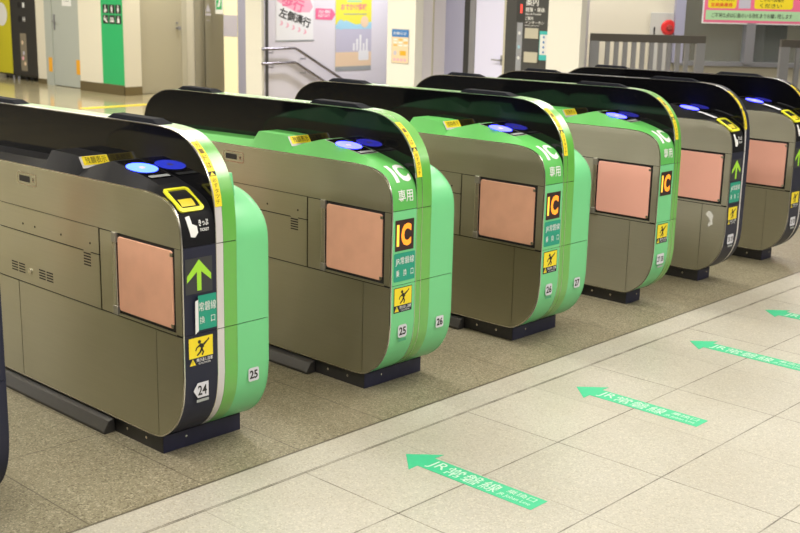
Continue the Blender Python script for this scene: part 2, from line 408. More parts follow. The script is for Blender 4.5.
            q.mapped(txt('JR常磐線', .008, .553, .116, .588), fr(.0021), M['white']); q.mapped(txt('乗　換　口', .012, .508, .114, .536), fr(.0021), M['white'])
        if ox < 4.5: q.build('transfer_sticker', mid, tf)
    # caution sticker
    q = MB(); q.mapped(rrect(.003, .358, .110, .463, .003), fr(.0010), M['navy']); q.mapped(rect(.006, .388, .107, .460), fr(.0016), M['yellow'])
    for p in runner(.026, .392, .092, .456): q.mapped(p, fr(.0022), M['ink'])
    q.mapped(poly([(.008, .363), (.034, .363), (.021, .386)]), fr(.0018), M['yellow']); q.mapped(txt('!', .0195, .366, .0225, .379, .02), fr(.0024), M['ink'])
    q.mapped(txt('飛び出し注意', .037, .372, .105, .385, .01), fr(.0018), M['white']); q.mapped(txt('CAUTION', .046, .3625, .095, .3685, .0), fr(.0018), M['white']); q.build('caution_sticker', low, tf)
    # lane number
    q = MB()
    if num == '24':
        q.mapped(poly([(.022, .270), (.040, .296), (.086, .296), (.086, .242), (.040, .242)]), fr(.0012), M['paper']); q.mapped(txt(num, .040, .251, .078, .286, .02), fr(.002), M['ink'])
        q.mapped(rect(.034, .226, .086, .236), fr(.0012), M['greyprint'])
    elif ' ' in num:
        q.mapped(rrect(.022, .244, .092, .300, .008), fr(.0012), M['paper']); q.mapped(txt(num, .028, .258, .086, .286, .01), fr(.002), M['ink']); q.mapped(rect(.034, .226, .086, .236), fr(.0012), M['greyprint'])
    else:
        q.mapped(rrect(.032, .250, .084, .304, .012), fr(.0012), M['paper']); q.mapped(txt(num, .038, .260, .078, .294, .03), fr(.002), M['ink']); q.mapped(rect(.036, .234, .080, .245), fr(.0012), M['greyprint'] if theme == 'navy' else mat_fade)
    q.build('number_sticker', low, tf)

mat_ink2 = mat('brown ink', (.16, .10, .01), .6)
mat_fade = mat('faded green print', (.07, .33, .17), .6)

def gate_spine(root, tf, style, slim=False):
    xa, xb = .128, (.192 if style == 'navy' or slim else .218)
    near, far = {'navy_double': ('whitetrim', 'grass'), 'green': ('grass', 'grass'), 'navy': ('whitetrim', 'navy')}[style]
    split = .160 if style != 'navy' else .148
    b = MB(); b.prism(inset(SPINE, .003), xa+.002, xb-.002, M['black']); sc = b.build('spine_core', root, tf)
    for nm, y0, x0, x1, m in (('rim_near', 0, xa+.001, split-.0008, near), ('rim_far', 0, split+.0008, xb-.001, far)):
        for z0, z1 in ((.7765, None), (.4735, .7735), (None, .4705)):
            q = MB(); q.prism(cut(SPINE, z0=z0, z1=z1), x0, x1, M[m]); q.build('spine_rim', root, tf, smooth=30)
    # bright hairlines along the rim
    for x in ((xa+.0005, split) if style == 'green' else (xa+.0005,)):
        P1 = inset(SPINE, -.0012); n = len(P1); q = MB()
        q.add([(x-.0014, *p) for p in P1]+[(x+.0014, *p) for p in P1]+[(x-.0014, *p) for p in inset(SPINE, .002)], [(i, (i+1) % n, n+(i+1) % n, n+i) for i in range(n)]+[(i, 2*n+i, 2*n+(i+1) % n, (i+1) % n) for i in range(n)], M['bright']); q.build('rim_trim', root, tf, smooth=30)
    # smoked screens on both faces
    for x0, x1 in ((xa-.0006, xa+.0010), (xb-.0010, xb+.0006)):
        q = MB(); q.prism(cut(inset(SPINE, .0015), z0=.80 if x0 < .15 else .905), x0, x1, M['acryl']); q.build('side_screen', root, tf)
    # sensor bars on top
    for y0, y1 in ((.175, .505), (1.165, 1.46)):
        zt = 1.1455 if y0 < 1 else 1.136
        q = MB(); q.add([(xa+.012, y0, zt), (xb-.012, y0, zt), (xb-.012, y1, zt), (xa+.012, y1, zt), (xa+.02, y0+.055, zt+.017), (xb-.02, y0+.055, zt+.017), (xb-.02, y1-.03, zt+.017), (xa+.02, y1-.03, zt+.017)],
                [(0,3,2,1),(4,5,6,7),(0,1,5,4),(1,2,6,5),(2,3,7,6),(3,0,4,7)], M['sensor']); q.build('sensor_bar', root, tf, bevel=.003)
    # yellow strip label round the front arc
    q = MB(); u0, u1 = (xa+.004, split+.001) if style != 'navy' else (xa+.002, split+.006)
    q.mapped(rect(u0, .140, u1, .245, 6), on_spine(.0024), M['yellow']); q.mapped(rect(u0, .262, u1, .395, 8), on_spine(.0024), M['yellow'])
    q.mapped(rect(u0, .245, u1, .262, 2), on_spine(.0024), M['ink']); q.mapped(poly([(u0+.004, .247), (u1-.004, .247), ((u0+u1)/2, .260)]), on_spine(.0030), M['yellow'])
    for t, a, c in (('必ずタッチ', .240, .148), ('カードは', .388, .272)):
        h = (a-c)/len(t)
        for k, ch in enumerate(t): q.mapped(txt(ch, u0+.006, a-h*(k+.9), u1-.006, a-h*(k+.1), .0, 2), on_spine(.0032), mat_ink2)
    q.build('strip_label', root, tf)

def slim_side(root, tf):
    S = inset(SIDE, .0035)
    for nm, z0, z1 in (('upper_side_panel', .7735, .90), ('middle_side_panel', .4735, .7705), ('lower_side_panel', None, .4705)):
        q = MB(); q.prism(cut(S, z0=z0, z1=z1), .1905, .1940, M['steel_pale']); q.build(nm, root, tf)

def gate(ox, near, far, spine, nums, label, flap='copper', base_m='navybase'):
    single = far is None
    cx, cy = (.172, .79) if not single else (.08, .79)
    root = empty('ticket_gate', (ox+cx, cy, 0), label, 'ticket gate', 'ticket gates in the row')
    tA = lambda x, y, z: (x-cx, y-cy, z)
    tB = lambda x, y, z: (.344-x-cx, 1.58-y-cy, z)
    gate_half(root, ox, tA, near, 'reader', nums[0], single, flap)
    if not single: gate_half(root, ox, tB, far, 'plain', nums[1], single, flap)
    gate_spine(root, tA, spine, single)
    if single: slim_side(root, tA)
    w = .351 if not single else .140
    b = MB(); b.box((.0, .003, 0), (w, 1.577, .0655), M['blackbase']); b.box((.002, 0, 0), (w-.002, .003, .0655), M['navybase']); base = b.build('plinth', root, tA, bevel=.002)
    for y in (.10, .22): q = MB(); q.cyl((-.001, y, .035), (-1, 0, 0), .006, .002, M['bright'], 10); q.build('bolt', base, tA)
    q = MB(); q.cyl((.10, -.0005, .042), (0, -1, 0), .005, .001, M['bright'], 8); q.build('bolt', base, tA)
    q = MB(); ks = [(-.052, .0), (-.052, .012), (-.030, .046), (-.004, .056), (-.004, 0)]
    n = len(ks); ya, yb = .30, 1.5
    q.add([(x, ya+(.0 if x > -.02 else .03)*0, z) for x, z in ks]+[(x, yb, z) for x, z in ks], [tuple(range(n)), tuple(range(2*n-1, n-1, -1))]+[(i, n+i, n+(i+1) % n, (i+1) % n) for i in range(n)], M['kick']); q.build('kick_plate', root, tA, bevel=.003)
    if not single: q2 = MB(); q2.v = q.v; q2.f = q.f; q2.k = q.k; q2.mats = q.mats; q2.build('kick_plate', root, tB, bevel=.003)
    return root

gate(-1.018, 'navy', 'navy', 'navy_double', ('23', '24'), 'mostly hidden dark navy gate across the lane from the gate tagged 24')
gate(0, 'navy', 'green', 'navy_double', ('24', '25'), 'navy-fronted gate with yellow ticket slot, peeling teal sticker and white 24 tag')
gate(1.011, 'green', 'green', 'green', ('25', '26'), 'green card-only gate with copper flap, stickers 25 and 26 on its ends')
gate(2.016, 'green', 'green', 'green', ('26', '27'), 'green card-only gate with copper flap, stickers 26 and 27 on its ends')
gate(3.014, 'green', None, 'green', ('27 28',), 'slim green card-only gate with a salmon pink flap and no second half', 'pink')
gate(3.785, 'navy', None, 'navy', ('28 29',), 'slim black gate with salmon flap and teal sticker, white scuff low on its steel side', 'pink')
gate(4.597, 'navy', None, 'navy', ('29 30',), 'farthest slim black gate with salmon flap, nearest the grey railing', 'pink')
for o in [x for x in COL.objects if x.name.startswith('ticket_gate')]:
    pass

# ------------------------------------------------------------------ floor
def floor_mat():
    m, n, b = nt('terrazzo tiles')
    geo = n.nodes.new('ShaderNodeNewGeometry'); sx = n.nodes.new('ShaderNodeSeparateXYZ'); n.links.new(geo.outputs['Position'], sx.inputs[0])
    def math_(op, a, c=None, d=None):
        k = n.nodes.new('ShaderNodeMath'); k.operation = op
        for i, v in enumerate((a, c, d)):
            if v is None: continue
            if isinstance(v, (int, float)): k.inputs[i].default_value = v
            else: n.links.new(v, k.inputs[i])
        return k.outputs[0]
    def mixc(f, a, c):
        k = n.nodes.new('ShaderNodeMix'); k.data_type = 'RGBA'
        for s_, v in (('Factor', f), ('A', a), ('B', c)):
            if isinstance(v, (int, float)): k.inputs[s_].default_value = v
            elif isinstance(v, tuple): k.inputs[s_].default_value = (*v, 1)
            else: n.links.new(v, k.inputs[s_])
        return k.outputs['Result']
    X, Y = sx.outputs['X'], sx.outputs['Y']
    def lines(c, off, per, w):                          # 1 on the joint
        t = math_('SUBTRACT', c, off); t = math_('DIVIDE', t, per); t = math_('FRACT', t); t = math_('SUBTRACT', t, .5); t = math_('ABSOLUTE', t)
        return math_('GREATER_THAN', t, .5-w/per)
    def one(c, at, w): t = math_('SUBTRACT', c, at); t = math_('ABSOLUTE', t); return math_('LESS_THAN', t, w)
    inner = math_('GREATER_THAN', Y, -.309); far = math_('GREATER_THAN', Y, 2.6); front = math_('LESS_THAN', Y, -.465)
    def noise(sc, det=3):
        k = n.nodes.new('ShaderNodeTexNoise'); k.inputs['Scale'].default_value = sc; k.inputs['Detail'].default_value = det; n.links.new(geo.outputs['Position'], k.inputs['Vector']); return k.outputs['Fac']
    def vor(sc):
        k = n.nodes.new('ShaderNodeTexVoronoi'); k.inputs['Scale'].default_value = sc; n.links.new(geo.outputs['Position'], k.inputs['Vector']); return k.outputs['Color'], k.outputs['Distance']
    vc, vd = vor(200.); sv = n.nodes.new('ShaderNodeSeparateColor'); n.links.new(vc, sv.inputs[0])
    speck = math_('GREATER_THAN', sv.outputs[0], .80); speck2 = math_('GREATER_THAN', sv.outputs[1], .82)
    # per-tile value
    tx = math_('FLOOR', math_('DIVIDE', math_('SUBTRACT', X, .255), .433)); ty = math_('FLOOR', math_('DIVIDE', math_('SUBTRACT', Y, -.465), .441))
    wn = n.nodes.new('ShaderNodeTexWhiteNoise'); wn.noise_dimensions = '2D'; cb = n.nodes.new('ShaderNodeCombineXYZ'); n.links.new(tx, cb.inputs[0]); n.links.new(ty, cb.inputs[1]); n.links.new(cb.outputs[0], wn.inputs['Vector'])
    light = mixc(wn.outputs['Value'], (.395, .375, .325), (.44, .42, .365))
    light = mixc(math_('MULTIPLY', speck, .5), light, (.30, .275, .21)); light = mixc(math_('MULTIPLY', speck2, .45), light, (.60, .57, .47))
    dark = mixc(noise(6.), (.190, .170, .112), (.235, .212, .145)); dark = mixc(math_('MULTIPLY', speck, .9), dark, (.10, .085, .05)); dark = mixc(math_('MULTIPLY', speck2, .65), dark, (.42, .38, .28))
    farc = mixc(noise(3.), (.44, .39, .235), (.49, .43, .27)); farc = mixc(math_('MULTIPLY', speck, .35), farc, (.36, .29, .18))
    st = n.nodes.new('ShaderNodeMapRange'); n.links.new(noise(1.7, 5), st.inputs['Value']); st.inputs['From Min'].default_value = .42; st.inputs['From Max'].default_value = .72; st.inputs['To Max'].default_value = .22
    col = mixc(inner, light, dark); col = mixc(far, col, farc); col = mixc(st.outputs['Result'], col, (.30, .25, .17))
    # joints
    fine = noise(9., 1)
    jx_in = lines(X, .375, .433, .0026); jy_in = lines(Y, .325, .635, .0026)
    jx_f = lines(X, .255, .865, .0022); jx_f2 = lines(X, .688, .865, .0018); jy_f = lines(Y, -.913, .4405, .0028)
    jin = math_('MULTIPLY', math_('MAXIMUM', jx_in, jy_in), math_('MULTIPLY', inner, math_('SUBTRACT', 1., far)))
    jf = math_('MULTIPLY', math_('MAXIMUM', math_('MAXIMUM', jx_f, jy_f), math_('MULTIPLY', jx_f2, .45)), front)
    jb = math_('MAXIMUM', one(Y, -.309, .0045), math_('MULTIPLY', one(Y, -.465, .0026), .9))
    jt = math_('MAXIMUM', math_('MAXIMUM', jin, jf), jb)
    vary = n.nodes.new('ShaderNodeMapRange'); n.links.new(fine, vary.inputs['Value']); vary.inputs['From Min'].default_value = .35; vary.inputs['From Max'].default_value = .65; vary.inputs['To Min'].default_value = .5; vary.inputs['To Max'].default_value = .95
    col = mixc(math_('MAXIMUM', math_('MULTIPLY', jt, vary.outputs['Result']), math_('MULTIPLY', one(Y, -.3115, .0042), .9)), col, (.06, .048, .032))
    n.links.new(col, b.inputs['Base Color'])
    ro = n.nodes.new('ShaderNodeMapRange'); n.links.new(noise(4., 4), ro.inputs['Value']); ro.inputs['To Min'].default_value = .30; ro.inputs['To Max'].default_value = .46
    rr = n.nodes.new('ShaderNodeMix'); rr.data_type = 'FLOAT'; n.links.new(far, rr.inputs[0]); n.links.new(ro.outputs['Result'], rr.inputs[2]); rr.inputs[3].default_value = .12
    n.links.new(rr.outputs[0], b.inputs['Roughness'])
    return m
FX0, FX1, FY0, FY1 = -9., 18., -8., 22.
HX0, HX1, HY0, HY1 = 8.45, 12.6, 7.0, 8.68                # stair well
b = MB(); fm = floor_mat()
for x0, x1, y0, y1 in ((FX0, FX1, FY0, HY0), (FX0, HX0, HY0, HY1), (HX1, FX1, HY0, HY1), (FX0, FX1, HY1, FY1)):
    b.add([(x0, y0, 0), (x1, y0, 0), (x1, y1, 0), (x0, y1, 0)], [(0, 1, 2, 3)], fm)
struct(b, 'floor')

# floor arrows
for k, (x, ty, lab) in enumerate(((.625, -.60, 'green arrow sticker on the floor leading into lane 25, fully in view'),
                     (1.690, -.600, 'green arrow sticker on the floor leading into lane 26'),
                     (2.660, -.590, 'green arrow sticker on the floor leading into lane 27, tail cropped'),
                     (3.480, -.577, 'green arrow sticker in front of the slim black gates, only its head visible'))):
    q = MB(); w = lambda u, v, x=x, ty=ty: (x+v, ty-u, .0012)    # u runs from tip to tail, v across
    up = lambda u, v, x=x, ty=ty: (x+v, ty-u, .0018)
    P = [(0, 0), (.100, .093), (.098, .046), (.595, .046), (.595, -.046), (.098, -.046), (.100, -.093)]
    q.add([(x+v, ty-u, 0.0) for u, v in P]+[(x+v, ty-u, .0012) for u, v in P], [tuple(range(7, 14))]+[(i, (i+1) % 7, 7+(i+1) % 7, 7+i) for i in range(7)], M['floorgreen'])
    c = .118
    for t in ('JR', '常', '磐', '線'):
        q.mapped(txt(t, c, -.034, c+.070, .034), up, M['floorwhite']); c += .080
    q.mapped(txt('乗換口', .452, .004, .568, .034, .0), up, M['floorwhite']); q.mapped(txt('JR Joban Line', .440, -.034, .572, -.008, .0), up, M['floorwhite'])
    o = q.build('floor_arrow', origin=(x, ty-.3, 0)); tag(o, lab, 'floor sticker', 'green floor arrows')

# ------------------------------------------------------------------ background
W = lambda name, col, rough=.6, **k: mat(name, col, rough, **k)
M['wallwarm'] = W('warm white wall', (.72, .68, .57), .5)
M['wallcream'] = W('cream pillar', (.78, .765, .70), .45)
M['walllilac'] = W('lilac white wall', (.72, .69, .73), .4)
M['doorgrey'] = W('pale grey green door', (.42, .45, .42), .45)
M['doorbeige'] = W('beige door', (.45, .415, .31), .45)
M['frame'] = W('pale frame', (.53, .50, .40), .45)
M['signgreen'] = W('green sign sheet', (.03, .42, .145), .4)
M['base'] = W('brown steel skirting', (.22, .175, .09), .3, metal=.6)
M['ceil'] = W('ceiling white', (.75, .73, .68), .7)
M['charcoal'] = W('charcoal panel', (.055, .055, .055), .45)
M['vend_y'] = W('yellow vending front', (.62, .56, .02), .4)
M['vend_b'] = W('black vending front', (.035, .032, .028), .4)
M['pinks'] = W('pink print', (.82, .16, .30), .5)
M['pinkl'] = W('pale pink print', (.85, .42, .52), .5)
M['palegreen'] = W('pale green print', (.42, .68, .40), .5)
M['tape'] = W('orange tape', (.85, .40, .02), .5)
M['cream_lit'] = W('pale yellow backlit panel', (.8, .75, .5), .4, emis=(1, .88, .55), estr=.35)
M['lavender'] = W('lavender steel', (.42, .42, .58), .35, metal=.3)
M['lilacdoor'] = W('pale lilac door', (.74, .74, .98), .4)
M['poster_y'] = W('yellow poster', (.80, .74, .08), .45)
M['blue'] = W('blue print', (.05, .20, .52), .5)
M['lightblue'] = W('light blue print', (.35, .62, .75), .5)
M['peach'] = W('peach print', (.80, .60, .40), .5)
M['mauve'] = W('grey mauve print', (.52, .50, .60), .5)
M['red'] = W('red', (.75, .03, .03), .4)
M['redcap'] = W('dark red cap', (.35, .05, .04), .4)
M['cabinet'] = W('pale grey cabinet', (.56, .56, .54), .5)
M['redlit'] = W('red led', (.8, .05, .04), .4, emis=(1, .08, .05), estr=1.0)
M['handrail'] = W('steel rail', (.42, .40, .42), .25, metal=1.)
M['darkpost'] = W('dark post', (.05, .05, .05), .4)
M['railgrey'] = W('grey railing', (.24, .24, .255), .4, metal=.2)
M['railtop'] = W('dark railing top', (.075, .065, .055), .35)
M['interior'] = W('dim office interior', (.24, .205, .15), .7)
M['dark'] = W('dark panel', (.03, .03, .03), .5)
M['teal2'] = W('bright teal print', (.05, .50, .50), .5)
def glass_mat():
    m, n, b = nt('window glass'); b.inputs['Base Color'].default_value = (.75, .8, .78, 1); b.inputs['Transmission Weight'].default_value = .9
    b.inputs['Roughness'].default_value = .03; b.inputs['IOR'].default_value = 1.2; return m
M['glass'] = glass_mat()
def fx(X, e): return lambda u, v: (X-e, u, v)             # on a face looking towards -X; u is world y (falls to the right)
def fxt(X, e, yc): return lambda u, v: (X-e, yc-u, v)     # u grows to the right
def fy(Y, e): return lambda u, v: (u, Y-e, v)

H = 3.0
def wallbox(name, a, c, m): q = MB(); q.box(a, c, M[m]); return struct(q, name)
# far left: vending machines, wall with door, sign pillar, recess
q = MB(); q.box((FX0, FY0, H), (FX1, FY1, H+.1), M['ceil']); struct(q, 'ceiling')
wallbox('wall_left', (7.85, 14.30, 0), (8.2, 14.62, H), 'wallwarm'); wallbox('wall_alcove', (8.3, 14.62, 0), (8.5, FY1, H), 'wallwarm')
q = MB(); q.box((7.842, 14.33, 0), (7.851, 14.62, .085), M['base']); struct(q, 'baseboard_left')
wallbox('wall_door', (7.90, 13.05, 0), (8.2, 14.30, H), 'wallwarm')
r = empty('door_1', (7.88, 13.76, 0), None, None); r['kind'] = 'structure'
o3 = (7.88, 13.76, 0)
def sub(p): return (lambda x, y, z: (x-p[0], y-p[1], z-p[2]))
q = MB(); q.box((7.835, 14.10, 0), (7.90, 14.32, 2.3), M['doorgrey']); q.box((7.835, 13.05, 2.15), (7.90, 14.32, 2.3), M['doorgrey']); q.build('door_frame', r, sub(o3))
q = MB(); q.box((7.85, 13.10, .01), (7.90, 14.095, 2.14), M['doorgrey']); leaf = q.build('door_leaf', r, sub(o3))
q = MB(); q.box((7.835, 14.015, .90), (7.85, 14.045, 1.15), M['alu']); q.tube([(7.835, 14.03, 1.04), (7.80, 14.03, 1.04), (7.80, 13.93, 1.04)], .012, M['alu']); q.build('door_handle', leaf, sub(o3))
q = MB(); q.mapped(rect(13.5, 1.29, 13.78, 1.5), fx(7.85, .002), M['white'])
for k in range(4): q.mapped(rect(13.56, 1.36+k*.03, 13.72, 1.368+k*.03), fx(7.85, .003), M['greyprint'])
o = q.build('notice', origin=(7.848, 13.64, 1.4)); tag(o, 'white paper notice taped on the pale grey door', 'notice')
for y0, y1, z0, z1, x in ((14.13, 14.24, .22, .45, 7.835), (13.30, 13.42, .22, .45, 7.85)):
    q = MB(); q.box((x-.003, y0, z0), (x, y1, z1), M['tape']); o = q.build('tape', leaf if x > 7.84 else r, sub(o3))
q = MB(); q.box((7.72, 11.87, 0), (8.03, 13.10, H), M['wallwarm']); struct(q, 'trim_1')
q = MB(); q.box((7.712, 11.862, 0), (7.72, 13.105, .15), M['base']); q.box((7.712, 11.862, 0), (8.03, 11.87, .13), M['base']); struct(q, 'baseboard_pillar')
# toilet sign band on the pillar
q = MB(); q.mapped(rect(11.862, .152, 12.45, H-.02), fx(7.72, .003), M['signgreen'])
def blk(y0, y1, z0, z1, m, e): q.mapped(rect(y0, z0, y1, z1), fx(7.72, e), M[m])
for row, (z0, z1) in enumerate(((1.215, 1.345), (1.06, 1.19))):
    for c in range(3):
        yr = 12.39-c*.17; blk(yr-.15, yr, z0, z1, 'ink', .005); cy = yr-.075; k = row*3+c
        def D(cu, cv, rr): q.mapped(disc(cy-cu, z0+cv, rr, 14), fx(7.72, .0065), M['white'])
        def PP(*p): q.mapped(poly([(cy-a, z0+c_) for a, c_ in p]), fx(7.72, .0065), M['white'])
        if k == 0: D(-.005, .110, .012); PP((-.015, .095), (.004, .095), (.008, .06), (.035, .06), (.045, .02), (.032, .02), (.024, .045), (-.012, .045)); D(-.01, .035, .026)
        elif k == 1: D(0, .110, .013); PP((-.022, .093), (.022, .093), (.018, .05), (.012, .01), (-.012, .01), (-.018, .05))
        elif k == 2: D(0, .110, .013); PP((-.010, .093), (.010, .093), (.030, .045), (.010, .045), (.010, .01), (-.010, .01), (-.010, .045), (-.030, .045))
        elif k == 3: D(-.03, .105, .012); PP((-.045, .09), (-.02, .09), (.03, .05), (.05, .02), (.03, .015), (-.02, .05), (-.045, .05)); D(.03, .085, .010)
        elif k == 4: PP((-.055, .03), (.055, .03), (.055, .05), (-.055, .05)); D(-.025, .085, .016); D(.025, .085, .016); PP((-.04, .055), (-.01, .055), (-.01, .07), (-.04, .07)); PP((.01, .055), (.04, .055), (.04, .07), (.01, .07))
        else: D(0, .105, .014); PP((-.025, .088), (.025, .088), (.03, .02), (-.03, .02))
o = q.build('restroom_sign', origin=(7.717, 12.15, .16)); tag(o, 'tall green toilet sign with black pictogram squares wrapping the pale pillar', 'sign')
# recess: beige door wall and steel lift wall
wallbox('wall_recess', (8.03, 12.0, 0), (9.5, 12.2, H), 'wallwarm')
r = empty('door_2', (8.5, 11.99, 0), None, None); r['kind'] = 'structure'; o3 = (8.5, 11.99, 0)
q = MB(); q.box((8.035, 11.965, 0), (8.09, 12.0, 2.2), M['frame']); q.box((8.86, 11.965, 0), (8.96, 12.0, 2.2), M['frame']); q.box((8.035, 11.965, 2.1), (8.96, 12.0, 2.2), M['frame']); q.build('door_frame', r, sub(o3))
q = MB(); q.box((8.092, 11.975, .01), (8.858, 12.0, 2.1), M['doorbeige']); leaf = q.build('door_leaf', r, sub(o3))
q = MB(); q.cyl((8.78, 11.975, 1.0), (0, -1, 0), .022, .05, M['alu'], 16); q.cyl((8.78, 11.93, 1.0), (0, -1, 0), .030, .03, M['alu'], 16); q.cyl((8.78, 11.975, 1.078), (0, -1, 0), .018, .012, M['alu'], 16); q.build('door_handle', leaf, sub(o3))
XL = 9.12
wallbox('wall_lift', (XL+.05, 8.98, 0), (XL+.3, 12.0, H), 'wallwarm')
def on_lift(px_y): return px_y
q = MB(); q.box((XL, 11.725, .0), (XL+.05, 11.98, H), M['steel_v']); q.box((XL, 11.232, 0), (XL+.05, 11.708, H), M['steel_v']); struct(q, 'wall_steel')
q = MB(); q.box((XL-.01, 10.89, 0), (XL+.05, 11.222, H), M['cream_lit']); o = struct(q, 'trim_2')
q = MB(); q.box((XL-.014, 10.89, .90), (XL-.009, 11.222, 1.225), M['mauve']); struct(q, 'trim_3')
q = MB(); q.box((XL-.005, 10.3, 0), (XL+.05, 10.88, H), M['lavender']); struct(q, 'wall_panel')
q = MB(); yc = 11.62; q.box((XL-.0015, yc-.09, 1.10), (XL+.001, yc+.09, 1.40), M['steel_v']); q.mapped(poly([(yc+.07, 1.26), (yc-.07, 1.26), (yc, 1.38)]), fx(XL, .002), M['mauve']); q.mapped(rect(yc-.07, 1.20, yc+.07, 1.235), fx(XL, .002), M['mauve']); q.mapped(rect(yc-.05, 1.12, yc+.05, 1.13), fx(XL, .002), M['mauve'])
o = q.build('warning_sticker', origin=(XL-.001, yc, 1.25)); tag(o, 'small pale triangle sticker on the stainless wall of the recess', 'sticker')
q = MB(); q.box((XL-.012, 11.235, 1.235), (XL-.001, 11.42, 1.62), M['white']); q.mapped(rect(11.26, 1.30, 11.40, 1.60), fx(XL-.012, .001), M['signgreen'])
q.mapped(poly([(11.37, 1.34), (11.33, 1.43), (11.36, 1.53), (11.31, 1.56), (11.28, 1.46), (11.31, 1.34)]), fx(XL-.012, .002), M['white'])
o = q.build('emergency_sign', origin=(XL-.006, 11.32, 1.25)); tag(o, 'small green and white running exit sign beside the backlit yellow panel', 'sign')
# stair wall
wallbox('wall_stair', (7.72, 8.70, 0), (13.2, 8.97, H), 'walllilac')
q = MB(); q.box((7.705, 8.66, 0), (7.72, 8.97, H), M['wallcream']); struct(q, 'wall_corner')
q = MB(); q.box((7.70, 8.64, 0), (7.745, 8.70, H), M['wallcream']); struct(q, 'trim_4')
# stairs going down in the well
q = MB(); pr = [(HX0, 0.0)]
for k in range(12): pr += [(HX0+.30*k, -.16*(k+1)), (HX0+.30*(k+1), -.16*(k+1))]
pr += [(HX0+3.6, -2.4), (HX0, -2.4)]
n = len(pr); q.add([(x, HY0, z) for x, z in pr]+[(x, HY1, z) for x, z in pr], [tuple(range(n)), tuple(range(2*n-1, n-1, -1))]+[(i, n+i, n+(i+1) % n, (i+1) % n) for i in range(n)], M['base']); struct(q, 'stairs')
q = MB(); q.box((HX0-.02, HY1, -2.4), (HX1, HY1+.02, 0), M['walllilac']); q.box((HX0-.02, HY0-.02, -2.4), (HX1, HY0, -.001), M['walllilac']); struct(q, 'wall_stairwell')
r = empty('handrail', (7.80, 8.60, 0), 'double steel handrail sloping down along the lilac poster wall', 'handrail')
o3 = (7.80, 8.60, 0)
q = MB(); q.tube([(7.775, 8.62, 0), (7.775, 8.62, 2.2)], .022, M['darkpost']); q.build('post', r, sub(o3))
for z0, xe, ze in ((.858, 10.2, -.02), (.668, 9.8, -.02)):
    q = MB(); q.tube([(7.68, 8.60, z0), (8.24, 8.60, z0+.003), (8.30, 8.60, z0-.02), (9.17, 8.60, z0-.465), (9.8, 8.60, z0-.787)], .019, M['handrail']); rl = q.build('rail', r, sub(o3), smooth=40)
    for x, z in ((7.86, z0), (8.44, z0-.09), (9.17, z0-.465)):
        q = MB(); q.tube([(x, 8.60, z-.01), (x, 8.60, z-.055), (x, 8.70, z-.055)], .008, M['alu']); q.build('bracket', rl, sub(o3))
# posters on the stair wall
def wall_item(name, label, cat, Yw=8.70): return MB(), name, label, cat
q = MB(); Yw = 8.70; F = lambda e: fy(Yw, e)
q.mapped(rect(8.0, .955, 8.67, 1.95), F(.004), M['white'])
q.mapped(fit(rect(0, 0, 1, 1), 8.02, 1.33, 8.60, 1.93), F(.005), M['pinkl'])
q.mapped(poly([(8.60, 1.33), (8.68-.02, 1.40), (8.60, 1.52)]), F(.005), M['pinkl']); q.mapped(poly([(8.02, 1.33), (8.35, 1.33), (8.02, 1.47)]), F(.0052), M['white'])
def tilt(cx, cz, a, e): 
    ca, sa = math.cos(a), math.sin(a); return lambda u, v: (cx+u*ca-v*sa, Yw-e, cz+u*sa+v*ca)
q.mapped(txt('歩行', -.20, -.09, .20, .09, .03), tilt(8.30, 1.45, R(-16), .006), M['pinks'])
q.mapped(txt('左側通行', -.29, -.068, .29, .068, .03), tilt(8.335, 1.255, R(-16), .0062), M['charcoal'])
for k in range(5): q.mapped(poly([(-.03, .03), (.0, .03), (.025, 0), (0, -.03), (-.03, -.03), (-.005, 0)]), tilt(8.10+k*.105, 1.185-k*.030, R(-16), .006), M['pinkl'])
q.mapped(rect(7.985, .945, 8.685, .962), F(.008), M['greyprint'])
o = q.build('keep_left_poster', origin=(8.34, 8.698, .96)); tag(o, 'white poster with tilted black keep-left lettering above the handrail', 'poster')
q = MB(); q.mapped(poly([(8.71, 1.235), (9.02, 1.225), (9.09, 1.30), (9.02, 1.375), (8.71, 1.385)]), F(.004), M['pinks'])
for k in range(2): q.mapped(txt('左側' if k == 0 else 'KEEP LEFT', 8.76, 1.315-.05*k, 8.98, 1.36-.06*k, .01), F(.005), M['white'])
o = q.build('arrow_sticker', origin=(8.9, 8.698, 1.23)); tag(o, 'small pink arrow sticker between the two posters on the lilac wall', 'sticker')
q = MB(); X0, X1 = 9.09, 9.80
q.mapped(rect(X0, .52, X1, 2.0), F(.004), M['poster_y']); q.mapped(rect(X0, .66, X1, 1.16), F(.005), M['mauve']); q.mapped(poly([(X0, 1.16), (X0+.2, 1.22), (X0+.4, 1.16), (X1, 1.20), (X1, 1.1), (X0, 1.1)]), F(.0055), M['lightblue'])
q.mapped(rect(X0, .56, X1, .78), F(.0055), M['peach']); q.mapped(rect(X0, .52, X1, .58), F(.006), M['greyprint'])
q.mapped(txt('朝ピタ号', X0+.10, 1.36, X1-.10, 1.46, .03) if False else txt('おでかけ情報', X0+.10, 1.36, X1-.10, 1.45, .02), F(.006), M['pinks'])
q.mapped(rect(X0+.22, 1.47, X1-.2, 1.50), F(.006), M['palegreen']); q.mapped(rect(X0+.15, 1.30, X1-.1, 1.312), F(.006), M['greyprint'])
q.mapped(disc(X0+.10, 1.16, .07, 20), F(.007), M['lightblue']); q.mapped(disc(X1-.14, 1.20, .08, 20), F(.007), M['peach'])
q.mapped(rrect(X1-.26, .66, X1-.05, .80, .02), F(.0062), M['white'])
for k in range(5): q.mapped(rect(X0+.34+k*.065, .80, X0+.38+k*.065, .90+.06*((k*7) % 3)), F(.006), M['white'])
o = q.build('event_poster', origin=(9.5, 8.698, .53)); tag(o, 'yellow poster with a grey town scene above the sloping handrail', 'poster')
